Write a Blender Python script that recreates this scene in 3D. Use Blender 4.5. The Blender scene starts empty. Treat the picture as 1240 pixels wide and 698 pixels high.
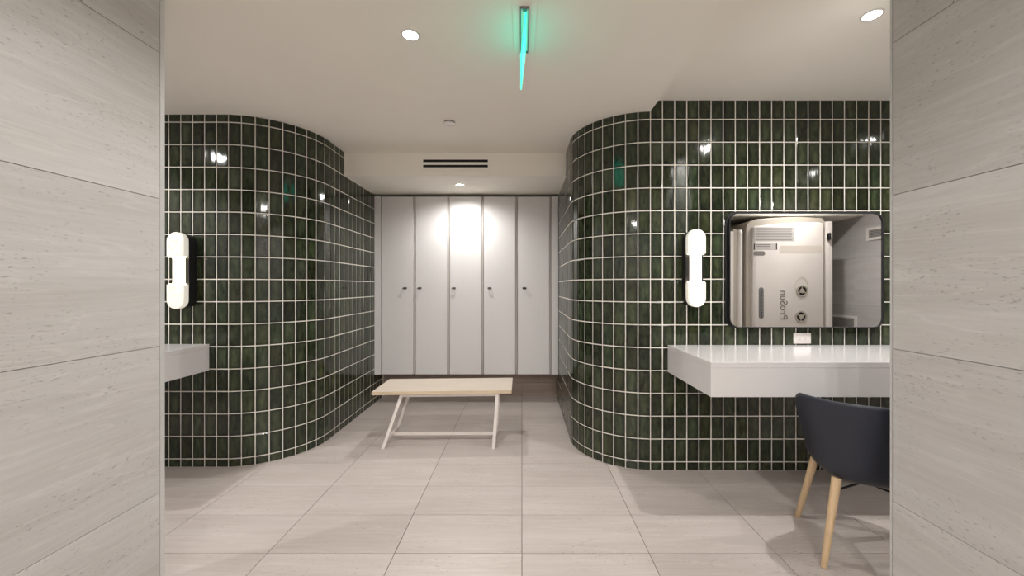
import bpy, bmesh, math, random
from mathutils import Vector, Matrix
R = math.radians
PI = math.pi
random.seed(7)
scene = bpy.context.scene
col = scene.collection

# ------------------------------------------------------------------ camera
H = 1.28            # camera height, metres (24 in floor tiles give the scale)
F = 458.0           # focal length in pixels of a 1240 x 698 frame
cd = bpy.data.cameras.new('camera'); cam = bpy.data.objects.new('camera', cd); col.objects.link(cam)
cam.location = (0, 0, H); cam.rotation_euler = (PI / 2, 0, 0)
cd.sensor_width = 36.0; cd.lens = F / 1240 * 36.0
cd.shift_x = -12 / 1240; cd.shift_y = -2 / 1240
cd.clip_start = 0.02
scene.camera = cam

# ------------------------------------------------------------------ world, exposure
w = bpy.data.worlds.new('world'); scene.world = w; w.use_nodes = True
w.node_tree.nodes['Background'].inputs[0].default_value = (0.9, 0.93, 1, 1)
w.node_tree.nodes['Background'].inputs[1].default_value = 0.05
vs = scene.view_settings
scene.display_settings.display_device = 'sRGB'
vs.view_transform = 'Standard'; vs.look = 'None'; vs.gamma = 1; vs.use_curve_mapping = False
vs.exposure = 0.63
# ceiling downlights: (x, y, ceiling height, watts, beam angle)
ZC, ZR, ZS = 2.50, 2.577, 2.29        # main ceiling, raised ceiling, locker soffit
DOWNLIGHTS = [(-0.54, 1.832, ZC, 36, 165), (1.672, 1.806, ZR, 58, 165), (-2.85, 1.86, ZC, 46, 165),
              (-0.616, 3.76, ZS, 33, 166), (3.40, 0.85, ZR, 42, 165), (-0.55, -0.55, ZC, 22, 176), (0.62, -0.55, ZC, 34, 176),  # the passage pair here is unseen, added as fill light
              (-0.55, -1.65, ZC, 50, 176), (0.55, -1.65, ZC, 50, 176), (3.10, 1.90, ZR, 46, 165), (-2.85, 0.90, ZC, 50, 165)]  # all unseen: back of passage and wings, added for bounced fill
LAMP_COL = (1.0, 0.98, 0.955)

# ------------------------------------------------------------------ materials
def lin(c):
    return tuple(((v / 255) / 12.92 if v / 255 <= .04045 else ((v / 255 + .055) / 1.055) ** 2.4) for v in c)
class NT:
    def __init__(s, m): s.t = m.node_tree; s.n = s.t.nodes; s.l = s.t.links
    def add(s, typ, **k):
        n = s.n.new(typ)
        for a, v in k.items():
            if a.startswith('i_'): n.inputs[a[2:].replace('_', ' ')].default_value = v
            else: setattr(n, a, v)
        return n
    def link(s, a, b): s.l.new(a, b)
    def math(s, op, a, b=None, clamp=False):
        n = s.n.new('ShaderNodeMath'); n.operation = op; n.use_clamp = clamp
        for i, v in enumerate((a, b)):
            if v is None: continue
            if isinstance(v, (int, float)): n.inputs[i].default_value = v
            else: s.l.new(v, n.inputs[i])
        return n.outputs[0]
    def ramp(s, fac, stops):
        n = s.n.new('ShaderNodeValToRGB'); e = n.color_ramp.elements
        while len(e) < len(stops): e.new(0.5)
        for q, (p, c) in zip(e, stops):
            q.position = p; q.color = (*c, 1) if len(c) == 3 else c
        s.l.new(fac, n.inputs[0]); return n.outputs[0]
    def mix(s, fac, a, b, mode='MIX'):
        n = s.n.new('ShaderNodeMixRGB'); n.blend_type = mode
        for i, v in enumerate((fac, a, b)):
            if isinstance(v, (int, float)): n.inputs[i].default_value = v
            elif isinstance(v, tuple): n.inputs[i].default_value = (*v, 1)
            else: s.l.new(v, n.inputs[i])
        return n.outputs[0]
def mat(name, c=(.5, .5, .5), rough=.5, metal=0, emit=None, estr=0, noise=0, nscale=40, bump=0, spec=.5, coat=0):
    m = bpy.data.materials.new(name); m.use_nodes = True
    t = NT(m); b = t.n['Principled BSDF']
    b.inputs['Base Color'].default_value = (*c, 1); b.inputs['Roughness'].default_value = rough
    b.inputs['Metallic'].default_value = metal; b.inputs['Specular IOR Level'].default_value = spec
    b.inputs['Coat Weight'].default_value = coat
    if emit:
        b.inputs['Emission Color'].default_value = (*emit, 1); b.inputs['Emission Strength'].default_value = estr
    if noise or bump:
        tc = t.add('ShaderNodeTexCoord'); nz = t.add('ShaderNodeTexNoise', i_Scale=nscale, i_Detail=4)
        t.link(tc.outputs['Object'], nz.inputs['Vector'])
        if noise:
            k = t.ramp(nz.outputs[0], [(.3, tuple(v * (1 - noise) for v in c)), (.7, tuple(min(1, v * (1 + noise)) for v in c))])
            t.link(k, b.inputs['Base Color'])
        if bump:
            bp = t.add('ShaderNodeBump', i_Strength=bump, i_Distance=.002); t.link(nz.outputs[0], bp.inputs['Height'])
            t.link(bp.outputs[0], b.inputs['Normal'])
    return m

def stone(name, base, lo, hi, along, rough=.42):
    """vein-cut travertine porcelain; along: axis the veins run on"""
    m = bpy.data.materials.new(name); m.use_nodes = True
    t = NT(m); b = t.n['Principled BSDF']; b.inputs['Roughness'].default_value = rough
    g = t.add('ShaderNodeNewGeometry'); oi = t.add('ShaderNodeObjectInfo')
    off = t.add('ShaderNodeVectorMath', operation='SCALE'); off.inputs[0].default_value = (3.1, 5.7, 4.3)
    t.link(oi.outputs['Random'], off.inputs['Scale'])
    p = t.add('ShaderNodeVectorMath', operation='ADD'); t.link(g.outputs['Position'], p.inputs[0]); t.link(off.outputs[0], p.inputs[1])
    wob = t.add('ShaderNodeTexNoise', i_Scale=2.2, i_Detail=2)
    t.link(p.outputs[0], wob.inputs['Vector'])
    ws = t.add('ShaderNodeVectorMath', operation='SCALE'); ws.inputs['Scale'].default_value = .022
    t.link(wob.outputs['Color'], ws.inputs[0])
    q = t.add('ShaderNodeVectorMath', operation='ADD'); t.link(p.outputs[0], q.inputs[0]); t.link(ws.outputs[0], q.inputs[1])
    def stretched(long_, short, detail=4, rough_=.55):
        mp = t.add('ShaderNodeMapping'); s = [short] * 3; s['XYZ'.index(along)] = long_
        mp.inputs['Scale'].default_value = s; t.link(q.outputs[0], mp.inputs['Vector'])
        nz = t.add('ShaderNodeTexNoise', i_Scale=1.0, i_Detail=detail, i_Roughness=rough_); t.link(mp.outputs[0], nz.inputs['Vector'])
        return nz.outputs[0]
    broad = stretched(.9, 9, 3); fine = stretched(3.0, 70, 5, .65); vein = stretched(1.3, 16, 2); pit = stretched(45, 160, 2)
    patch = stretched(3, 7, 2)
    c = t.ramp(broad, [(.32, lo), (.5, base), (.68, hi)])
    c = t.mix(.30, c, t.ramp(fine, [(.3, tuple(v * .74 for v in base)), (.7, tuple(min(1, v * 1.14) for v in base))]))
    vm = t.ramp(vein, [(.50, (0, 0, 0)), (.52, (.30, .30, .30)), (.54, (0, 0, 0))])
    c = t.mix(vm, c, tuple(min(1, v * 1.28) for v in base))
    pm = t.ramp(pit, [(.62, (0, 0, 0)), (.70, (1, 1, 1))]); pp = t.ramp(patch, [(.42, (0, 0, 0)), (.60, (.6, .6, .6))])
    pf = t.math('MULTIPLY', pm, pp)
    c = t.mix(pf, c, tuple(v * .42 for v in base))
    jt = t.math('MULTIPLY_ADD', oi.outputs['Random'], .10); t.n[-1].inputs[2].default_value = .95
    cm = t.add('ShaderNodeCombineColor'); [t.link(jt, cm.inputs[i]) for i in range(3)]
    c = t.mix(1.0, c, cm.outputs[0], 'MULTIPLY')
    t.link(c, b.inputs['Base Color'])
    bp = t.add('ShaderNodeBump', i_Strength=.12, i_Distance=.002); t.link(fine, bp.inputs['Height']); t.link(bp.outputs[0], b.inputs['Normal'])
    return m

def glazed_tile():
    m = bpy.data.materials.new('green_glazed_tile'); m.use_nodes = True
    t = NT(m); b = t.n['Principled BSDF']
    b.inputs['Roughness'].default_value = .07; b.inputs['IOR'].default_value = 1.5
    uv = t.add('ShaderNodeUVMap'); oi = t.add('ShaderNodeObjectInfo'); g = t.add('ShaderNodeNewGeometry')
    rnd = t.math('FRACT', t.math('ADD', oi.outputs['Random'], g.outputs['Random Per Island']))
    rnd2 = t.math('FRACT', t.math('MULTIPLY', rnd, 37.31))
    cb = t.add('ShaderNodeCombineXYZ'); t.link(t.math('MULTIPLY', rnd, 61), cb.inputs[0]); t.link(t.math('MULTIPLY', rnd2, 43), cb.inputs[1])
    p = t.add('ShaderNodeVectorMath', operation='ADD'); t.link(uv.outputs[0], p.inputs[0]); t.link(cb.outputs[0], p.inputs[1])
    mp = t.add('ShaderNodeMapping'); mp.inputs['Scale'].default_value = (1.5, .95, 1); t.link(p.outputs[0], mp.inputs['Vector'])
    n1 = t.add('ShaderNodeTexNoise', i_Scale=1.6, i_Detail=4, i_Roughness=.6); t.link(mp.outputs[0], n1.inputs['Vector'])
    n2 = t.add('ShaderNodeTexNoise', i_Scale=.9, i_Detail=1); t.link(mp.outputs[0], n2.inputs['Vector'])
    tone = t.ramp(rnd, [(0, (.0120, .0180, .0080)), (.2, (.0220, .0320, .0140)), (.4, (.0140, .0340, .0170)), (.6, (.0340, .0380, .0130)), (.8, (.0200, .0300, .0130)), (1, (.0260, .0430, .0200))])
    dark = t.mix(.5, tone, (.008, .011, .006)); lite = t.mix(.46, tone, (.095, .110, .055))
    c = t.mix(t.ramp(n1.outputs[0], [(.36, (0, 0, 0)), (.68, (1, 1, 1))]), dark, lite)
    # glaze thins over the pillow and pools dark at the rim of each tile
    sp = t.add('ShaderNodeSeparateXYZ'); t.link(uv.outputs[0], sp.inputs[0])
    def edge(o, wdt):
        d = t.math('SUBTRACT', .5, t.math('ABSOLUTE', t.math('SUBTRACT', o, .5)))
        return t.math('DIVIDE', d, wdt, True)
    e = t.math('MULTIPLY', edge(sp.outputs[0], .30), edge(sp.outputs[1], .13))
    c = t.mix(e, t.mix(.82, c, (.004, .005, .003)), c)
    lv = t.math('MULTIPLY_ADD', rnd2, .75); t.n[-1].inputs[2].default_value = .55
    lc = t.add('ShaderNodeCombineColor'); [t.link(lv, lc.inputs[i]) for i in range(3)]
    c = t.mix(1.0, c, lc.outputs[0], 'MULTIPLY')
    t.link(c, b.inputs['Base Color'])
    bp = t.add('ShaderNodeBump', i_Strength=.35, i_Distance=.004); t.link(n2.outputs[0], bp.inputs['Height'])
    bp2 = t.add('ShaderNodeBump', i_Strength=.10, i_Distance=.002); t.link(n1.outputs[0], bp2.inputs['Height']); t.link(bp.outputs[0], bp2.inputs['Normal'])
    t.link(bp2.outputs[0], b.inputs['Normal'])
    return m

def wood(name, base, along, contrast=.18):
    m = bpy.data.materials.new(name); m.use_nodes = True
    t = NT(m); b = t.n['Principled BSDF']; b.inputs['Roughness'].default_value = .45
    tc = t.add('ShaderNodeTexCoord'); mp = t.add('ShaderNodeMapping'); s = [55] * 3; s['XYZ'.index(along)] = 2.5
    mp.inputs['Scale'].default_value = s; t.link(tc.outputs['Object'], mp.inputs['Vector'])
    nz = t.add('ShaderNodeTexNoise', i_Scale=1, i_Detail=5, i_Distortion=.6); t.link(mp.outputs[0], nz.inputs['Vector'])
    t.link(t.ramp(nz.outputs[0], [(.3, tuple(v * (1 - contrast) for v in base)), (.7, tuple(min(1, v * (1 + contrast * .6)) for v in base))]), b.inputs['Base Color'])
    return m

def alabaster():
    m = bpy.data.materials.new('alabaster_lit'); m.use_nodes = True
    t = NT(m); b = t.n['Principled BSDF']; b.inputs['Roughness'].default_value = .35
    tc = t.add('ShaderNodeTexCoord'); mp = t.add('ShaderNodeMapping'); mp.inputs['Scale'].default_value = (9, 9, 6); mp.inputs['Rotation'].default_value = (.3, .7, .2)
    t.link(tc.outputs['Object'], mp.inputs['Vector'])
    nz = t.add('ShaderNodeTexNoise', i_Scale=1, i_Detail=4, i_Distortion=1.2); t.link(mp.outputs[0], nz.inputs['Vector'])
    c = t.ramp(nz.outputs[0], [(.42, (.80, .76, .67)), (.47, (.80, .76, .67)), (.5, (.62, .44, .24)), (.53, (.80, .76, .67)), (.7, (.84, .81, .74))])
    c = t.mix(.35, (.82, .79, .71), c)
    t.link(c, b.inputs['Base Color']); t.link(c, b.inputs['Emission Color']); b.inputs['Emission Strength'].default_value = .29
    return m

M = {}
M['wall_stone'] = stone('travertine_wall', lin((196, 192, 189)), lin((189, 184, 180)), lin((203, 200, 198)), 'Y')
M['wall_stone_x'] = stone('travertine_wall_across', lin((196, 192, 189)), lin((189, 184, 180)), lin((203, 200, 198)), 'X')
M['floor_stone'] = stone('travertine_floor', lin((193, 183, 177)), lin((186, 175, 168)), lin((199, 190, 185)), 'X', .36)
M['base_stone_shade'] = stone('shade_tinted_base_stone', lin((160, 143, 131)), lin((150, 132, 120)), lin((168, 152, 141)), 'X')  # browner than the other stone: shade under the lockers put into the colour
M['grout_floor'] = mat('floor_grout', lin((112, 98, 88)), .9, noise=.06)
M['grout_white'] = mat('white_grout', lin((240, 235, 224)), .85, noise=.04)
M['green'] = glazed_tile()
M['ceil'] = mat('ceiling_paint', lin((246, 241, 231)), .9, noise=.008, nscale=3)
M['locker'] = mat('locker_laminate', lin((220, 218, 217)), .42, noise=.012, nscale=60)
M['locker_side'] = mat('locker_edge', lin((186, 179, 173)), .5)
M['black'] = mat('black_metal', (.008, .008, .009), .45)
M['dark'] = mat('dark_void', (.006, .006, .007), .8)
M['alu'] = mat('brushed_aluminium', lin((214, 214, 212)), .42, .35, noise=.04, nscale=90)
M['chrome'] = mat('dark_chrome', lin((120, 118, 116)), .22, 1)
M['solid'] = mat('white_solid_surface', lin((218, 215, 214)), .12, noise=.01, nscale=90)
M['white_metal'] = mat('white_powder_coat', lin((222, 214, 208)), .4, noise=.01)
M['white_plastic'] = mat('white_plastic', lin((228, 222, 218)), .35)
M['grey_plastic'] = mat('grey_plastic', lin((120, 117, 116)), .5)
M['bench_wood'] = wood('pale_ash_laminate', lin((210, 197, 182)), 'X', .10)
M['bench_edge'] = wood('pale_ash_edge', lin((206, 186, 158)), 'X', .12)
M['leg_wood'] = wood('oak_leg', lin((214, 184, 146)), 'Z', .16)
M['navy'] = mat('navy_shell', lin((40, 43, 54)), .48, noise=.05, bump=.05, nscale=220)
M['navy_pad'] = mat('navy_wool_pad', lin((62, 66, 82)), .9, noise=.22, nscale=420, bump=.4)
M['mirror'] = mat('mirror_glass', (.93, .93, .93), .0, 1)
M['lens'] = mat('downlight_lens', (1, 1, 1), .4, emit=(1, .98, .95), estr=24)
M['alab'] = alabaster()
M['tube'] = mat('lamp_tube', (1, .97, .9), .4, emit=(1, .88, .70), estr=1.0)
M['led'] = mat('hot_lamp_edge', (1, .97, .9), .4, emit=(1, .86, .6), estr=7)
M['green_glow'] = mat('green_lit_acrylic', (.05, .5, .35), .2, emit=(.04, .85, .58), estr=.95)
M['cream'] = mat('cream_gelcoat', lin((214, 206, 199)), .16, noise=.01, nscale=5)
M['taupe'] = mat('taupe_trim', lin((170, 161, 148)), .35)
M['band'] = mat('warm_recess_panel', lin((206, 196, 184)), .2)
M['print'] = mat('grey_print', lin((120, 114, 110)), .6)
M['label_bg'] = mat('label_paper', lin((186, 180, 175)), .5)
M['letter'] = mat('grey_lettering', lin((128, 122, 118)), .45)

# ------------------------------------------------------------------ mesh helpers
class MB:
    def __init__(s): s.v = []; s.f = []
    def box(s, x0, x1, y0, y1, z0, z1):
        b = len(s.v)
        s.v += [(x, y, z) for z in (z0, z1) for y in (y0, y1) for x in (x0, x1)]
        s.f += [tuple(b + i for i in q) for q in ((0, 2, 3, 1), (4, 5, 7, 6), (0, 1, 5, 4), (2, 6, 7, 3), (0, 4, 6, 2), (1, 3, 7, 5))]
        return s
    def loft(s, rings, cap=True):
        b = len(s.v); n = len(rings[0])
        for r in rings: s.v += [tuple(p) for p in r]
        for k in range(len(rings) - 1):
            for i in range(n):
                j = (i + 1) % n
                s.f.append((b + k * n + i, b + k * n + j, b + (k + 1) * n + j, b + (k + 1) * n + i))
        if cap:
            s.f.append(tuple(b + i for i in reversed(range(n)))); s.f.append(tuple(b + (len(rings) - 1) * n + i for i in range(n)))
        return s
    def tube(s, p0, p1, r0, r1=None, n=14):
        r1 = r0 if r1 is None else r1
        p0, p1 = Vector(p0), Vector(p1); d = (p1 - p0).normalized()
        a = d.orthogonal().normalized(); c = d.cross(a)
        ring = lambda p, r: [p + (a * math.cos(2 * PI * i / n) + c * math.sin(2 * PI * i / n)) * r for i in range(n)]
        return s.loft([ring(p0, r0), ring(p1, r1)])
    def beam(s, p0, p1, wx, wy):
        """box section bar whose ends stay level (section in x, y)"""
        sec = [(-wx / 2, -wy / 2), (wx / 2, -wy / 2), (wx / 2, wy / 2), (-wx / 2, wy / 2)]
        return s.loft([[(p[0] + a, p[1] + b, p[2]) for a, b in sec] for p in (p0, p1)])
    def prism(s, out, y0, y1):
        """outline in x, z pushed through y"""
        return s.loft([[(x, y0, z) for x, z in out], [(x, y1, z) for x, z in out]])
    def slab(s, out, z0, z1):
        return s.loft([[(x, y, z0) for x, y in out], [(x, y, z1) for x, y in out]])
    def ringplate(s, outer, inner, y0, y1):
        n = len(outer); b = len(s.v)
        for o, y in ((outer, y0), (inner, y0), (inner, y1), (outer, y1)): s.v += [(x, y, z) for x, z in o]
        for k in range(4):
            for i in range(n):
                j = (i + 1) % n; kk = (k + 1) % 4
                s.f.append((b + k * n + i, b + k * n + j, b + kk * n + j, b + kk * n + i))
        return s
    def mesh(s, name, m, bevel=0, seg=2, smooth=False):
        me = bpy.data.meshes.new(name); me.from_pydata(s.v, [], s.f)
        bm = bmesh.new(); bm.from_mesh(me)
        bmesh.ops.recalc_face_normals(bm, faces=bm.faces)
        if bevel:
            ed = [e for e in bm.edges if len(e.link_faces) == 2 and e.calc_face_angle(0) > R(35)]
            bmesh.ops.bevel(bm, geom=ed, offset=bevel, segments=seg, affect='EDGES', profile=.5)
        bm.to_mesh(me); bm.free()
        me.materials.append(m)
        if smooth:
            for p in me.polygons: p.use_smooth = True
            try: me.set_sharp_from_angle(angle=R(35))
            except Exception: pass
        return me
    def build(s, name, m, parent=None, bevel=0, seg=2, smooth=False, loc=(0, 0, 0)):
        return link(name, s.mesh(name, m, bevel, seg, smooth), parent, loc)
def link(name, me, parent=None, loc=(0, 0, 0)):
    o = bpy.data.objects.new(name, me); col.objects.link(o); o.location = loc
    if parent: o.parent = parent
    return o
def tag(o, label=None, cat=None, group=None, kind=None):
    if label: o['label'] = label
    if cat: o['category'] = cat
    if group: o['group'] = group
    if kind: o['kind'] = kind
    return o
def thing(name, loc, label, cat, group=None, rz=0):
    o = bpy.data.objects.new(name, None); col.objects.link(o); o.location = loc; o.rotation_euler.z = rz
    o.empty_display_size = .1
    return tag(o, label, cat, group)
def structure(o, label, cat): return tag(o, label, cat, kind='structure')
def stadium(cx, cz, hw, hh, n=10):
    """upright pill outline"""
    out = []
    for i in range(n + 1): a = PI * i / n; out.append((cx + hw * math.cos(a), cz + hh - hw + hw * math.sin(a)))
    for i in range(n + 1): a = PI + PI * i / n; out.append((cx + hw * math.cos(a), cz - hh + hw + hw * math.sin(a)))
    return out
def rrect(x0, x1, z0, z1, r, n=8):
    out = []
    for cx, cz, a0 in ((x1 - r, z1 - r, 0), (x0 + r, z1 - r, PI / 2), (x0 + r, z0 + r, PI), (x1 - r, z0 + r, 1.5 * PI)):
        for i in range(n + 1): a = a0 + PI / 2 * i / n; out.append((cx + r * math.cos(a), cz + r * math.sin(a)))
    return out
def circ(cx, cz, r, n=28): return [(cx + r * math.cos(2 * PI * i / n), cz + r * math.sin(2 * PI * i / n)) for i in range(n)]

# ------------------------------------------------------------------ room extents
XL, XR = -3.4, 4.4           # far ends of the two wings
YB = -2.4                    # end of the passage behind the camera
YL = 4.44                    # wall behind the lockers
PXL, PXR = -1.51, 1.485      # faces of the passage walls
PYL, PYR = 1.578, 1.517      # where the passage walls stop
YFL, YFR = 2.675, 2.629      # tiled front walls, left and right
SXL, SXR = -1.61, 0.40       # tiled side walls of the locker recess
XSTEP = 0.895                # step in the ceiling

# ------------------------------------------------------------------ floor
fl = MB().box(XL - .2, XR + .2, YB - .2, YL + .2, -.12, -.003).build('floor', M['grout_floor'])
structure(fl, 'pale beige vein-cut stone tiled floor in a straight grid', 'floor')
TW, TD, GAP = .61, .305, .003
ft = MB().box(-TW / 2 + GAP / 2, TW / 2 - GAP / 2, -TD / 2 + GAP / 2, TD / 2 - GAP / 2, -.0029, 0).mesh('floor_tile', M['floor_stone'], .0006, 1)
for j in range(-17, 7):
    for i in range(-6, 8):
        cx = (i + .5) * TW; cy = 2.727 + (j - .5) * TD
        if cx < XL - .3 or cx > XR + .3 or cy < YB - .2 or cy > YL + .1: continue
        if cx < PXL - .5 and cy < .2: continue                    # under the solid block left of the passage
        if cy > YFL + .75 and not (SXL - .35 < cx < SXR + .35): continue
        if cy < -.85 and cx > PXR + .5: continue
        link('floor_tile', ft, fl, (cx, cy, 0))

# ------------------------------------------------------------------ green tiled walls
PITCH, ROW, Z0, TG = .0844, .159, .058, .0074
def tile_mesh(h):
    wd = PITCH - TG; th = .009; e = .0045
    x, z = wd / 2, h / 2
    v = [(-x, th, -z), (x, th, -z), (x, th, z), (-x, th, z), (-x, .0022, -z), (x, .0022, -z), (x, .0022, z), (-x, .0022, z),
         (-x + e, 0, -z + e), (x - e, 0, -z + e), (x - e, 0, z - e), (-x + e, 0, z - e)]
    f = [(8, 9, 10, 11)] + [(4 + i, 4 + (i + 1) % 4, 8 + (i + 1) % 4, 8 + i) for i in range(4)] + [(i, (i + 1) % 4, 4 + (i + 1) % 4, 4 + i) for i in range(4)]
    return v, f, wd, h
TM = {}
def tile_data(h):
    k = round(h, 4)
    if k not in TM:
        v, f, wd, hh = tile_mesh(h); me = bpy.data.meshes.new('tile'); me.from_pydata(v, [], f); add_uv(me, [(a[0] / wd + .5, a[2] / hh + .5) for a in v])
        me.materials.append(M['green']); TM[k] = me
    return TM[k]
def add_uv(me, uvs):
    l = me.uv_layers.new(name='UVMap')
    for lp in me.loops: l.data[lp.index].uv = uvs[lp.vertex_index]
def px(p): return 632 + F * p[0] / p[1], 347 - F * (p[2] - H) / p[1]
def tiled_wall(name, label, path, s0, s1, phase, body, ztop, hidden):
    """path(s) -> (x, y, nx, ny) with the normal facing the room"""
    b = body.build(name, M['grout_white']); structure(b, label, 'wall')
    items = []; k = math.ceil((s0 - phase) / PITCH)
    while phase + (k + 1) * PITCH <= s1 + .03:
        s = phase + (k + .5) * PITCH; k += 1
        x, y, nx, ny = path(s); zt = ztop(x, y)
        for r in range(-1, 17):
            za = max(0, Z0 + r * ROW) + TG / 2; zb = Z0 + (r + 1) * ROW - TG / 2
            if r == -1: za = .002
            if za > zt - .02: continue
            if zb > zt: zb = zt - .003
            items.append((x, y, (za + zb) / 2, zb - za, math.atan2(nx, -ny)))
    def size(it):
        x, y, z, h, a = it
        dx, dy = math.cos(a) * PITCH / 2, math.sin(a) * PITCH / 2
        q0 = px((x - dx, y - dy, z - h / 2)); q1 = px((x + dx, y + dy, z + h / 2)); c = px((x, y, z))
        if not (197 < c[0] < 1079 and 100 < c[1] < 600) or hidden(c): return 0
        return abs(q1[0] - q0[0]) * abs(q1[1] - q0[1])
    items.sort(key=size, reverse=True)
    rv, rf, ruv = [], [], []
    for n, (x, y, z, h, a) in enumerate(items):
        tx, tz = random.gauss(0, .007), random.gauss(0, .007)
        if n < 300 and size((x, y, z, h, a)) > 0:
            o = link('tile', tile_data(h), b, (x, y, z)); o.rotation_euler = (tx, 0, a + tz)
        else:
            v, f, wd, hh = tile_mesh(h); mt = Matrix.Translation((x, y, z)) @ Matrix.Rotation(a + tz, 4, 'Z') @ Matrix.Rotation(tx, 4, 'X')
            q = len(rv); rv += [mt @ Vector(p) for p in v]; rf += [tuple(q + i for i in g) for g in f]
            ruv += [(p[0] / wd + .5, p[2] / hh + .5) for p in v]
    me = bpy.data.meshes.new('small_tiles'); me.from_pydata(rv, [], rf); add_uv(me, ruv); me.materials.append(M['green'])
    o = link('small_tiles', me, b); o['kind'] = 'stuff'
    return b
def rounded(sgn, side_x, front_y, rad):
    cx, cy = side_x + sgn * rad, front_y + rad; L = rad * PI / 2
    def path(s):                                  # s = 0 where the curve meets the front wall, + along the front
        if s >= 0: return (cx + sgn * s, front_y, 0, -1)
        if s >= -L:
            a = -s / rad; return (cx - sgn * rad * math.sin(a), cy - rad * math.cos(a), -sgn * math.sin(a), -math.cos(a))
        return (side_x, cy + (-s - L), -sgn, 0)
    return path, L
def body_outline(path, L, s1, far):
    pts = []
    ss = [s1, 0] + [-L * i / 24 for i in range(1, 25)]
    for s in ss:
        x, y, nx, ny = path(s); pts.append((x - nx * .0035, y - ny * .0035))
    x, y, nx, ny = path(-L - (YL - (pts[-1][1]))); pts.append((x - nx * .0035, YL + .15)); pts.append((far, YL + .15))
    return pts
def ztop(x, y):
    if y > 3.45: return ZS
    return ZR if x > XSTEP else ZC
pr, LR = rounded(1, SXR, YFR, .52)
s1r = XR - (SXR + .52)
tiled_wall('wall_right', 'dark green glazed brick-tiled wall on the right, curving into the locker recess', pr,
           -LR - (YL - (YFR + .52)) + .01, s1r, .0584, MB().slab(body_outline(pr, LR, s1r, XR), 0, ZR), ztop,
           lambda c: (888 < c[0] < 1062 and 264 < c[1] < 390))
pl, LL = rounded(-1, SXL, YFL, .50)
s1l = (SXL - .50) - XL
tiled_wall('wall_left', 'dark green glazed brick-tiled wall on the left, curving into the locker recess', pl,
           -LL - (YL - (YFL + .50)) + .01, s1l, .0524, MB().slab(body_outline(pl, LL, s1l, XL), 0, ZC + .05), ztop, lambda c: False)

# ------------------------------------------------------------------ ceilings
c = MB().box(XL - .2, XSTEP, YB - .2, 3.45, ZC, ZC + .12).build('ceiling', M['ceil'])
structure(c, 'smooth off-white ceiling over the middle of the room', 'ceiling')
c = MB().box(XSTEP, XR + .2, YB - .2, 3.45, ZR, ZR + .12).build('ceiling_raised', M['ceil'])
structure(c, 'slightly higher off-white ceiling panel over the right-hand vanity', 'ceiling')
c = MB().box(SXL - .02, SXR + .02, 3.45, YL + .15, ZS, ZC + .12).build('ceiling_soffit', M['ceil'])
structure(c, 'lowered off-white soffit over the lockers with a square front edge', 'ceiling')

# ------------------------------------------------------------------ stone walls
ZJ = [-.19, .42, 1.03, 1.645, 2.255, 2.865]
def stone_wall(name, label, xf, xb, y0, y1, joints, top, faces=1):
    """wall whose tiled face lies at xf; joints: y position of one vertical joint per course; tiles are 1.22 long"""
    sg = 1 if xb > xf else -1; lo, hi = sorted((xf + sg * .010, xb))
    b = MB().box(lo, hi, y0, y1, 0, top).build(name, M['grout_floor']); structure(b, label, 'wall')
    cache = {}
    for r in range(len(ZJ) - 1):
        za, zb = max(ZJ[r], 0) + .001, min(ZJ[r + 1], top) - .001
        if zb - za < .03: continue
        y = joints[r] - 1.22 * 8
        while y < y1:
            a, d = max(y, y0), min(y + 1.22, y1); y += 1.22
            if d - a < .01: continue
            key = (round(d - a, 4), round(zb - za, 4))
            if key not in cache:
                hy, hz = (d - a) / 2 - .001, (zb - za) / 2
                cache[key] = MB().box(-.005, .005, -hy, hy, -hz, hz).mesh('wall_tile', M['wall_stone'], .0007, 1)
            link('wall_tile', cache[key], b, (xf + sg * .005, (a + d) / 2, (za + zb) / 2))
    return b
stone_wall('wall_passage_left', 'grey vein-cut stone tiled wall filling the left foreground', PXL, PXL - .16, YB, PYL, [.69, .89, .49, .89, 1.297], ZC)
stone_wall('wall_passage_right', 'grey vein-cut stone tiled wall filling the right foreground', PXR, PXR + .16, YB, PYR, [.69, .89, .49, .89, 1.302], ZR)
t = MB().box(PXL - .165, PXL - .155, PYL - .02, PYL + .02, 0, ZC).box(PXL - .155, PXL + .001, PYL, PYL + .020, 0, ZC).build('trim_1', M['alu'])
structure(t, 'brushed aluminium corner strip edging the left foreground wall', 'trim')
t = MB().box(PXR - .001, PXR + .155, PYR, PYR + .008, 0, ZR).box(PXR + .155, PXR + .162, PYR - .02, PYR + .008, 0, ZR).build('trim_2', M['alu'])
structure(t, 'thin aluminium corner strip edging the right foreground wall', 'trim')
# wall under and behind the lockers, with its three visible base courses
b = MB().box(SXL - .02, SXR + .02, YL, YL + .14, 0, ZS).build('wall_back', M['grout_floor']); structure(b, 'stone wall below the lockers, coloured brown-grey for the shade there', 'wall')
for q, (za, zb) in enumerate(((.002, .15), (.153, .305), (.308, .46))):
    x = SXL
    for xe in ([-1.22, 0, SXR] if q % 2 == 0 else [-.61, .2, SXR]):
        link('wall_tile', MB().box(x + .001, xe - .001, YL - .010, YL, za, zb).mesh('wall_tile', M['base_stone_shade'], .0007, 1), b); x = xe
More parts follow.
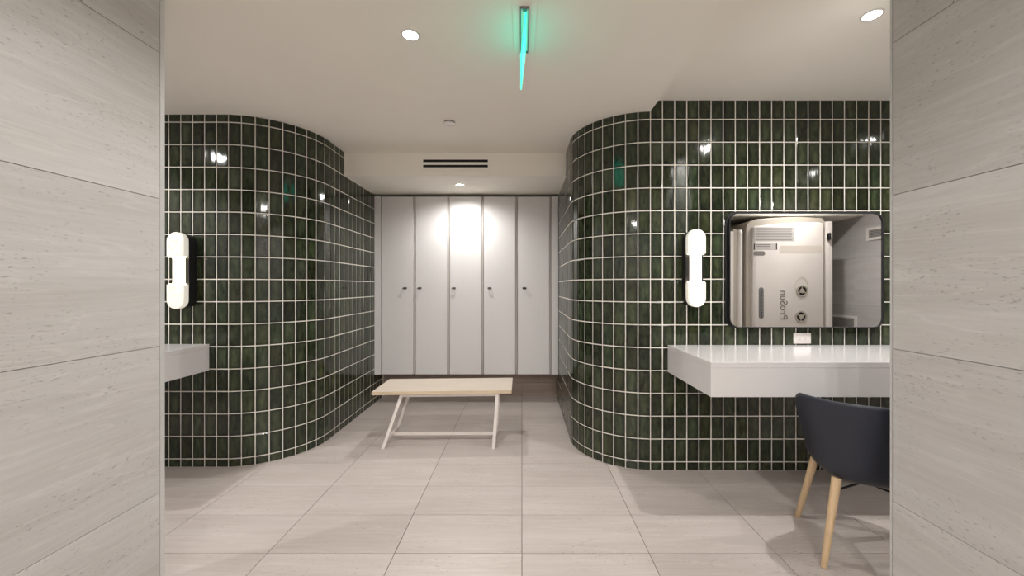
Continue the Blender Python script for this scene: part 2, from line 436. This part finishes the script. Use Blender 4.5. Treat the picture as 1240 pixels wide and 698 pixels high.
# the wing on the right, seen in the mirror: end wall, back wall and dropped alcove ceiling
b = stone_wall('wall_far_right', 'grey stone tiled end wall beyond the tanning booth, reflected in the mirror', XR, XR + .15, -.75, YFR + .02, [.6, 1.0, .2, .6, 1.0], ZR)
b = MB().box(PXR + .16, XR + .15, -.9, -.75, 0, ZR).build('wall_alcove_back', M['wall_stone_x']); structure(b, 'plain grey wall behind the tanning booth', 'wall')
b = MB().box(PXR + .16, XR, -.75, .33, 2.19, ZR).build('ceiling_alcove', M['ceil']); structure(b, 'white bulkhead above the tanning booth, reflected in the mirror', 'ceiling')
b = MB().box(XL - .15, XL, .1, YFL + .1, 0, ZC).build('wall_far_left', M['wall_stone']); structure(b, 'grey end wall hidden behind the left foreground wall', 'wall')
b = MB().box(XL - .15, PXL - .16, .0, .15, 0, ZC).build('wall_wing_left', M['wall_stone_x']); structure(b, 'grey return wall behind the left foreground wall', 'wall')
b = MB().box(PXL - .2, PXR + .2, YB - .15, YB, 0, ZR).build('wall_front', M['wall_stone_x']); structure(b, 'grey wall closing the passage behind the camera', 'wall')

# ------------------------------------------------------------------ recessed downlights
DL_LABEL = ['round recessed ceiling downlight above the bench, left of the green-lit sign', 'round recessed ceiling downlight at the upper right by the stone wall',
            'round recessed downlight over the left vanity, seen as a glint in the left tiles', 'round recessed downlight in the soffit over the lockers',
            'round recessed downlight in front of the tanning booth', 'unseen round downlight added as fill in the passage ceiling, left of the nearer pair', 'unseen round downlight added as fill in the passage ceiling, right of the nearer pair',
            'unseen round downlight added as fill at the back of the passage, left of its pair', 'unseen round downlight added as fill at the back of the passage, right of its pair',
            'unseen round downlight added as fill over the far end of the right vanity counter', 'unseen round downlight added as fill deep behind the left foreground wall']
def downlight(i, x, y, z, watts, beam):
    t = thing('recessed_downlight', (x, y, z), DL_LABEL[i], 'downlight', 'recessed ceiling downlights')
    n = 28; rr = lambda r, zz: [(r * math.cos(2 * PI * k / n), r * math.sin(2 * PI * k / n), zz) for k in range(n)]
    MB().loft([rr(.046, 0), rr(.045, -.003), rr(.036, -.004), rr(.034, -.001)], False).build('trim_ring', M['white_plastic'], t, smooth=True)
    MB().loft([rr(.034, -.0022), rr(.034, -.0008)]).build('lens', M['lens'], t)
    ld = bpy.data.lights.new('lamp', 'SPOT'); lo = bpy.data.objects.new('lamp', ld); col.objects.link(lo); lo.parent = t
    lo.location = (0, 0, -.012); ld.energy = watts; ld.color = LAMP_COL; ld.shadow_soft_size = .028; ld.spot_size = R(beam); ld.spot_blend = .8 if beam < 170 else .35
for i, d in enumerate(DOWNLIGHTS): downlight(i, *d)

# sprinkler cover
t = thing('sprinkler_cover', (-.5365, 2.808, ZC), 'small white round sprinkler cover plate on the ceiling', 'sprinkler')
n = 24; rr = lambda r, zz: [(r * math.cos(2 * PI * k / n), r * math.sin(2 * PI * k / n), zz) for k in range(n)]
MB().loft([rr(.040, 0), rr(.040, -.010)], False).build('collar', M['grey_plastic'], t)
MB().loft([rr(.044, -.010), rr(.045, -.014), rr(.038, -.017)]).build('cap', M['white_plastic'], t, smooth=True)

# linear slot air vent on the soffit face
t = thing('slot_air_vent', (-.60, 3.45, 2.40), 'white linear air vent with two black slots above the lockers', 'air vent')
def flat_frame(x0, x1, y0, y1, slots, z0, z1):
    m = MB(); zs = sorted(z for s in slots for z in s); edges = [z0] + zs + [z1]
    for k in range(0, len(edges), 2): m.box(x0, x1, y0, y1, edges[k], edges[k + 1])
    xa, xb = x0 + .027, x1 - .04
    for a, b_ in slots: m.box(x0, xa, y0, y1, a, b_); m.box(xb, x1, y0, y1, a, b_)
    return m
sl = [(-.036, -.0115), (.0115, .036)]
flat_frame(-.327, .33, -.006, 0, sl, -.072, .068).build('face_plate', M['ceil'], t)
for a, b_ in sl: MB().box(-.30, .29, -.0025, -.0005, a, b_).build('slot', M['dark'], t)

# edge-lit exit-style sign, seen exactly edge-on
t = thing('edge_lit_sign', (.012, 1.80, ZC), 'green glowing acrylic sign panel hanging edge-on from a ceiling slot', 'sign')
MB().box(-.055, .055, -.215, .215, -.003, 0).build('ceiling_plate', M['ceil'], t, .001)
MB().box(-.020, -.016, -.155, .155, -.012, -.003).box(.016, .020, -.155, .155, -.012, -.003).box(-.020, .020, -.159, -.155, -.012, -.003).box(-.020, .020, .155, .159, -.012, -.003).build('slot_frame', M['grey_plastic'], t)
MB().loft([[(-.016 + .010 * math.cos(2 * PI * k / 16) + .016, -.146 + .010 * math.sin(2 * PI * k / 16), z) for k in range(16)] for z in (-.012, -.003)]).build('screw_cap', M['chrome'], t)
MB().loft([[(x + dx, y, z) for dx, y in ((-.003, -.132), (.003, -.132), (.003, .152), (-.003, .152))] for x, z in ((.006, -.003), (-.016, -.205))]).build('light_panel', M['green_glow'], t)

# ------------------------------------------------------------------ lockers
LW = .371; LX0 = SXL + .0755; LZ0, LZ1 = .317, 2.262; LY = 4.12
locks = [.262, .052, .052, .070, .078]
names = ['leftmost', 'second', 'middle', 'fourth', 'rightmost']
for i in range(5):
    x0 = LX0 + i * LW
    lab = {0: 'tall pale grey locker, leftmost of the five, handle at its right edge', 1: 'tall pale grey locker, second from the left, handle at its left edge',
           2: 'tall pale grey locker, middle of the row of five', 3: 'tall pale grey locker, fourth from the left', 4: 'tall pale grey locker, rightmost of the five, with a black handle'}[i]
    t = thing('locker', (x0, LY, LZ0), lab, 'locker', 'row of five hanging lockers')
    h = LZ1 - LZ0
    MB().box(.001, LW - .001, .024, YL - LY - .012, 0, h).build('body', M['locker_side'], t)
    d = MB().box(.006, LW - .022, 0, .022, .004, h - .004).build('door', M['locker'], t, .0015)
    MB().box(LW - .020, LW - .002, .012, .024, .004, h - .004).build('edge_pull', M['locker_side'], t, .002)
    hx, hz = locks[i], 1.26 - LZ0; hm = M['black'] if i == 4 else M['chrome']
    g = MB()
    g.tube((hx - .016, 0, hz), (hx - .016, -.030, hz), .0045, n=8).tube((hx + .016, 0, hz), (hx + .016, -.030, hz), .0045, n=8)
    g.tube((hx - .0205, -.030, hz), (hx + .0205, -.030, hz), .0052, n=8)
    g.build('handle', hm, d, smooth=True)
    MB().box(hx - .019, hx + .019, -.004, 0, hz - .010, hz + .010).build('handle_plate', hm, d, .001)
h = LZ1 - LZ0
for x0, x1, lab in ((SXL + .002, LX0 - .002, 'narrow pale grey filler panel between left tiles and lockers'), (LX0 + 5 * LW + .002, SXR - .002, 'narrow pale grey filler panel between lockers and right tiles')):
    o = MB().box(x0, x1, LY + .002, LY + .024, LZ0, LZ1).build('filler_panel', M['locker'], None, .0015); tag(o, lab, 'panel')
    MB().box(x0 + .004, x1 - .004, LY + .0245, YL - .012, LZ0 + .002, LZ1 - .002).build('return_panel', M['locker_side'], o)

# ------------------------------------------------------------------ bench
bx, by = -.633, 3.19
t = thing('bench', (bx, by, 0), 'low bench with pale wood top and white metal legs in front of lockers', 'bench')
top = [(-1.183, 2.975), (-.083, 3.030), (-.083, 3.435), (-1.183, 3.385)]
tl = [(x - bx, y - by) for x, y in top]
MB().slab(tl, .4215, .4478).build('seat_board', M['bench_edge'], t, .001)
MB().slab(tl, .4479, .4500).build('veneer_top', M['bench_wood'], t, .0006, 1)
legs = [((-1.094, 2.985), (-.958, 3.03)), ((-1.094, 3.30), (-.958, 3.30)), ((-.224, 2.985), (-.197, 3.06)), ((-.224, 3.31), (-.197, 3.33))]
for (fx, fy), (tx, ty) in legs:
    MB().beam((fx - bx, fy - by, 0), (tx - bx, ty - by, .4215), .026, .030).build('leg', M['white_metal'], t, .0015)
at = lambda k, f: Vector((legs[k][0][0] + (legs[k][1][0] - legs[k][0][0]) * f - bx, legs[k][0][1] + (legs[k][1][1] - legs[k][0][1]) * f - by, .4215 * f))
def bar(a, b_, wd, hh):
    d = Vector((b_[0] - a[0], b_[1] - a[1], 0)).normalized(); s = Vector((-d.y, d.x, 0)) * wd / 2; u = Vector((0, 0, hh / 2))
    return MB().loft([[p - s - u, p + s - u, p + s + u, p - s + u] for p in (Vector(a), Vector(b_))])
for k in (0, 2): bar(at(k, .13), at(k + 1, .13), .020, .020).build('side_rail', M['white_metal'], t, .001)
m0, m1 = (at(0, .13) + at(1, .13)) / 2, (at(2, .13) + at(3, .13)) / 2
bar(m0, m1, .022, .022).build('stretcher', M['white_metal'], t, .001)
bar(at(0, .965), at(2, .965), .022, .022).build('front_rail', M['white_metal'], t, .001)
bar(at(1, .965), at(3, .965), .022, .022).build('back_rail', M['white_metal'], t, .001)
bar(at(0, .965), at(1, .965), .020, .022).build('end_rail', M['white_metal'], t, .001)
bar(at(2, .965), at(3, .965), .020, .022).build('end_rail', M['white_metal'], t, .001)

# ------------------------------------------------------------------ floating vanity counters
def counter(x_end, x_far, y_back, lab):
    t = thing('floating_counter', (x_end, y_back, .685), lab, 'counter', 'floating white vanity counters')
    sg = 1 if x_far > x_end else -1; L = abs(x_far - x_end); dpt = .60; hh = .187
    def bb(a, b_, *r):
        a, b_ = sorted((sg * a, sg * b_)); return MB().box(a, b_, *r)
    bb(0, L, -dpt, -.0, hh - .03, hh).build('worktop', M['solid'], t, .0012)
    bb(0.0005, L, -dpt + .0005, -dpt + .03, 0, hh - .0302).build('front_apron', M['solid'], t, .0010)
    bb(0.0005, .03, -dpt + .0305, -.0, 0, hh - .0302).build('side_apron', M['solid'], t, .0010)
    bb(.035, L, -.06, -.002, .06, hh - .031).build('wall_bracket', M['alu'], t)
    return t
counter(1.013, 3.3, YFR, 'long thick white floating vanity counter below the mirror')
counter(-2.211, XL + .05, YFL, 'thick white floating vanity counter end on the left green wall')

# ------------------------------------------------------------------ mirror
MX0, MX1, MZ0, MZ1 = 1.430, 2.478, 1.000, 1.781
t = thing('wall_mirror', (0, YFR, 0), 'rounded rectangular wall mirror in a black frame above the counter', 'mirror')
MB().prism(rrect(MX0 - .020, MX1 + .020, MZ0 - .010, MZ1 + .016, .075), -.012, 0).build('backing', M['black'], t)
MB().ringplate(rrect(MX0 - .007, MX1 + .007, MZ0 - .006, MZ1 + .006, .070), rrect(MX0, MX1, MZ0, MZ1, .062), -.036, -.012).build('frame', M['black'], t, smooth=True)
MB().prism(rrect(MX0, MX1, MZ0, MZ1, .062), -.028, -.013).build('glass', M['mirror'], t)

# outlet under the mirror
t = thing('wall_outlet', (1.945, YFR, .919), 'white double power outlet on tiles just below the mirror', 'outlet')
MB().box(-.060, .060, -.006, 0, -.037, .037).build('cover_plate', M['white_plastic'], t, .002)
MB().box(-.034, .034, -.008, -.006, -.017, .017).build('receptacle', M['white_plastic'], t, .001)
for sx in (-1, 1):
    for dx, dz, a, b_ in ((-.006, .004, .0015, .005), (.006, .004, .0015, .004), (0, -.007, .0022, .0022)):
        cx = sx * .018
        MB().box(cx + dx - a, cx + dx + a, -.0085, -.0079, dz - b_, dz + b_).build('socket_slot', M['grey_plastic'], t)

# ------------------------------------------------------------------ sconces
def sconce(x, y, z, lab):
    t = thing('wall_sconce', (x, y, z), lab, 'sconce', 'pair of alabaster wall sconces')
    hw, hh = .0605, .262
    MB().prism(stadium(0, 0, hw - .002, hh - .004), -.062, 0).build('backplate', M['black'], t, smooth=True)
    # narrow glowing tube across the notch
    n = 16
    MB().loft([[(.002 + .040 * math.cos(2 * PI * k / n), -.076 + .022 * math.sin(2 * PI * k / n), zz) for k in range(n)] for zz in (-.101, .101)]).build('lamp_tube', M['tube'], t, smooth=True)
    arc = lambda s: [(hw * math.cos(PI * i / 14), s * (hh - hw + hw * math.sin(PI * i / 14))) for i in range(15)]
    for s, nm in ((1, 'upper_shade'), (-1, 'lower_shade')):
        out = [(hw, s * .095)] + arc(s) + [(-hw, s * .095)]
        sh = MB().prism(out, -.104, -.0625).build(nm, M['alab'], t, .006, 3, True)
        MB().box(-.050, .050, -.098, -.070, min(s * .0945, s * .0915), max(s * .0945, s * .0915)).build('lamp_edge', M['led'], sh)
    return t
sconce(1.170, YFR, 1.403, 'lit alabaster and black wall sconce on the right wall beside the mirror')
sconce(-2.3585, YFL, 1.388, 'lit alabaster and black wall sconce on the left wall above the counter end')

# ------------------------------------------------------------------ chair
ang = math.atan2(.38, .925)                    # turned away to the right
t = thing('tub_chair', (1.652, 1.827, 0), 'dark navy tub armchair with pale wooden legs under the right counter', 'chair', rz=-ang)
def rim(th):
    c = math.cos(th); s = math.sin(th)
    ry = .385 if c > 0 else .285; rx = .312
    p = 2.7
    r = (abs(s / rx) ** p + abs(c / ry) ** p) ** (-1 / p)
    k = min(1, max(0, (.32 - c) / .78)); k = k * k * (3 - 2 * k)
    return r, .432 + (.772 - .432) * k
PROF = [(.40, .0), (.52, .015), (.60, .05), (.66, .12), (.705, .24), (.75, .38), (.80, .50), (.85, .62), (.90, .74), (.95, .86), (.985, .96), (1.0, 1.0)]
NT_ = 72; z0 = .380
v, f = [(0, 0, z0 - .006)], []
def qof(g):
    for (q0, g0), (q1, g1) in zip(PROF, PROF[1:]):
        if g <= g1: return q0 + (q1 - q0) * (g - g0) / (g1 - g0)
    return 1.0
for _, g in PROF:
    for i in range(NT_):
        th = 2 * PI * i / NT_; r, hz = rim(th)
        ga = g * (hz - z0) / (.772 - z0); q = qof(ga)
        v.append((math.sin(th) * r * q, math.cos(th) * r * q, z0 + (.772 - z0) * ga))
for i in range(NT_): f.append((0, 1 + (i + 1) % NT_, 1 + i))
for j in range(len(PROF) - 1):
    for i in range(NT_):
        a, b_ = 1 + j * NT_ + i, 1 + j * NT_ + (i + 1) % NT_
        f.append((a, b_, b_ + NT_, a + NT_))
mb = MB(); mb.v, mb.f = v, f
sh = mb.build('shell', M['navy'], t, smooth=True)
md = sh.modifiers.new('thickness', 'SOLIDIFY'); md.thickness = .010; md.offset = 0
pad = MB(); rings = []
for q, zz in ((.86, .436), (.97, .442), (1.0, .455), (.97, .468), (.88, .475), (.3, .474)):
    ring = []
    for x, y in rrect(-.20, .20, -.15, .225, .09, 9):
        ring.append((x * q * (1 if y > 0 else 1 + y * 1.4), .03 + (y - .03) * q, zz))
    rings.append(ring)
pad.loft(rings).build('seat_pad', M['navy_pad'], t, smooth=True)
for sx in (-1, 1):
    for sy in (-1, 1):
        MB().tube((sx * .218, sy * .205, 0), (sx * .150, sy * .140, .392), .0125, .0195, 16).build('leg', M['leg_wood'], t, .0015, 2, True)
for s in (-1, 1):
    MB().tube((-.165, -s * .155, .335), (.165, s * .155, .335), .005, n=8).build('cross_brace', M['black'], t, smooth=True)

# ------------------------------------------------------------------ tanning booth, seen in the mirror
YBO = .45                                      # its front plane
S = 96.2; ux = lambda x: (x - 632) / S; uz = lambda y: H - (y - 347) / S
OX, OY = 3.33, 0.0
t = thing('tanning_booth', (OX, OY, 0), 'cream stand-up tanning booth reflected in the mirror', 'tanning booth')
X = lambda x: ux(x) - OX
top_out = [(904, 276), (905, 271.5), (909, 268), (918, 265), (939.4, 263.4), (965, 262.4), (985, 263.2), (997, 264), (1000, 267)]
out = [(X(a), uz(b_)) for a, b_ in top_out] + [(X(1000), .02), (X(904), .02)]
MB().prism(out, YBO - .80, YBO - .02).build('body', M['taupe'], t, .012, 3, True)
pan = [(910, 276), (913, 273.5), (938, 271), (965, 269.3), (990, 268.8), (996, 270)]
front = MB()
po = [(X(a), uz(b_)) for a, b_ in pan] + [(X(996), .10), (X(910), .10)]
# front panel bulges a little towards the room
front.loft([[(x, YBO - .02, z) for x, z in po], [(x * .99, YBO + .012, z - .01 if z > 1 else z + .01) for x, z in po], [(x * .93, YBO + .022, z - .03 if z > 1 else z + .03) for x, z in po]])
fp = front.build('front_panel', M['cream'], t, .006, 2, True)
YF = YBO + .0225
MB().prism(rrect(X(942), X(993), uz(307), uz(298), .02, 4), YF - .002, YF + .0008).build('recess_panel', M['band'], fp)
# labels with lines of unreadable small print
lb = MB().prism(rrect(X(911.5), X(960), uz(292.5), uz(275.6), .004, 3), YF - .003, YF + .001).build('warning_label', M['label_bg'], fp)
for k in range(8):
    zc = uz(277.4 + k * 1.95); xa, xb = X(912.5), X(957.5 - (k % 3) * .6)
    MB().box(xa, xb, YF + .001, YF + .0016, zc - .0045, zc + .0045).build('print_line', M['print'], lb)
lb = MB().prism(rrect(X(911), X(939), uz(303), uz(295), .003, 3), YF - .003, YF + .001).build('data_plate', M['label_bg'], fp)
for a, b_ in ((911.1, 912.3), (937.6, 938.9)): MB().box(X(a), X(b_), YF + .001, YF + .0016, uz(302.8), uz(295.3)).build('black_bar', M['black'], lb)
for k in range(3): MB().box(X(914), X(931), YF + .001, YF + .0016, uz(300.9 - k * 2) - .005, uz(300.9 - k * 2) + .005).build('print_line', M['print'], lb)
MB().prism(rrect(X(911), X(924.5), uz(310), uz(304.6), .025, 5), YF - .003, YF + .001).build('oval_label', M['print'], fp)
bd = MB().prism(stadium(X(919.8), uz(367), .030, .196), YF - .003, YF + .006).build('badge', M['grey_plastic'], fp, .002)
g = MB(); pts = []
for k in range(25): pts.append((X(919.4) + .010 * math.sin(k * 2.1), YF + .0065, uz(384 - k * 1.36)))
for a, b_ in zip(pts, pts[1:]): g.tube(a, b_, .0045, n=6)
g.build('badge_script', M['black'], bd)
cu = bpy.data.curves.new('lettering', 'FONT'); cu.body = 'ProSun'; cu.size = .128; cu.extrude = .0012; cu.align_x = 'CENTER'
tmp = bpy.data.objects.new('lettering_curve', cu); col.objects.link(tmp)
bpy.context.view_layer.update()
me = bpy.data.meshes.new_from_object(tmp.evaluated_get(bpy.context.evaluated_depsgraph_get())); bpy.data.objects.remove(tmp)
me.name = 'lettering'; me.materials.clear(); me.materials.append(M['letter'])
# upright front of the booth faces +y: text x runs up, text up runs to the viewer's left (= +x)
for vv in me.vertices:
    a, b_, c_ = vv.co; vv.co = (b_, c_, a)
me.update()
o = link('lettering', me, fp, (X(943), YF + .002, uz(369.5)))
for cx, cy in ((968.8, 352.5), (967.5, 383.5)):
    fx, fz = X(cx), uz(cy)
    v_ = MB().ringplate(circ(fx, fz, .074), circ(fx, fz, .056), YF - .004, YF + .010).build('fan_outlet', M['taupe'], fp, smooth=True)
    MB().prism(circ(fx, fz, .0575), YF - .004, YF + .001).build('fan_void', M['dark'], v_)
    MB().prism(circ(fx, fz, .028, 20), YF + .001, YF + .009).build('fan_hub', M['taupe'], v_)
    for k in range(3):
        a = PI / 2 + k * 2 * PI / 3 + (.0 if cy < 360 else PI / 3); q = MB(); ca, sa = math.cos(a), math.sin(a)
        q.loft([[(fx + ca * r - sa * w_, y, fz + sa * r + ca * w_) for r, w_ in ((.024, -.006), (.058, -.006), (.058, .006), (.024, .006))] for y in (YF + .001, YF + .007)]).build('spoke', M['taupe'], v_)
tear = [(X(968.8) + .085 * math.cos(2 * PI * k / 36), uz(347) + .125 * math.sin(2 * PI * k / 36)) for k in range(36)]
tin = [(X(968.4) + .075 * math.cos(2 * PI * k / 36), uz(347.5) + .108 * math.sin(2 * PI * k / 36)) for k in range(36)]
MB().ringplate(tear, tin, YF - .002, YF + .003).build('outlet_surround', M['band'], fp, smooth=True)
MB().box(X(1001.2), X(1009), YBO - .80, YBO - .01, .02, uz(268)).build('side_panel', M['cream'], t, .015, 3, True)
MB().box(X(1001), X(1003.6), YBO - .012, YBO + .035, uz(291), uz(282.5)).build('door_handle', M['black'], t, .008, 3, True)
MB().tube((X(898), YBO - .06, .02), (X(898), YBO - .06, uz(281)), .036, n=24).build('column', M['cream'], t, smooth=True)
MB().tube((X(898), YBO - .06, uz(281)), (X(898), YBO - .06, uz(278)), .038, .026, n=24).build('column_cap', M['cream'], t, smooth=True)
MB().box(X(889.6), X(894), YBO - .75, YBO - .04, .02, uz(277)).build('side_strip', M['taupe'], t, .006)
MB().box(X(878), X(889.4), YBO - .75, YBO - .02, .02, uz(280)).build('side_panel', M['cream'], t, .012, 3, True)
MB().box(X(898.5), X(905), YBO - .60, YBO - .10, uz(287), uz(281)).build('hinge_bracket', M['black'], t, .004)
MB().box(X(898.5), X(905), YBO - .60, YBO - .14, .02, uz(287.5)).build('joint_panel', M['cream'], t, .004)
MB().box(X(876), X(1009.5), YBO - .80, YBO + .01, 0, .05).build('base', M['taupe'], t, .006)

# grilles on the end wall
def grille(y0, y1, z0, z1, lab):
    t = thing('air_grille', (XR, (y0 + y1) / 2, (z0 + z1) / 2), lab, 'air grille')
    hy, hz, fw = (y1 - y0) / 2, (z1 - z0) / 2, .032
    m = MB().box(-.012, 0, -hy, hy, -hz, -hz + fw).box(-.012, 0, -hy, hy, hz - fw, hz).box(-.012, 0, -hy, -hy + fw, -hz + fw, hz - fw).box(-.012, 0, hy - fw, hy, -hz + fw, hz - fw)
    m.build('frame', M['white_plastic'], t)
    MB().box(-.003, -.001, -hy + fw, hy - fw, -hz + fw, hz - fw).build('duct', M['grey_plastic'], t)
    n = int((2 * hz - 2 * fw) / .016)
    for k in range(n):
        z = -hz + fw + (k + .5) * (2 * hz - 2 * fw) / n
        MB().box(-.010, -.004, -hy + fw, hy - fw, z - .003, z + .003).build('slat', M['label_bg'], t)
grille(.38, .95, 1.86, 2.02, 'white framed air grille high on the end wall, reflected at mirror right')
grille(-.20, .235, .45, .885, 'white framed return air grille low on the end wall, reflected in the mirror')
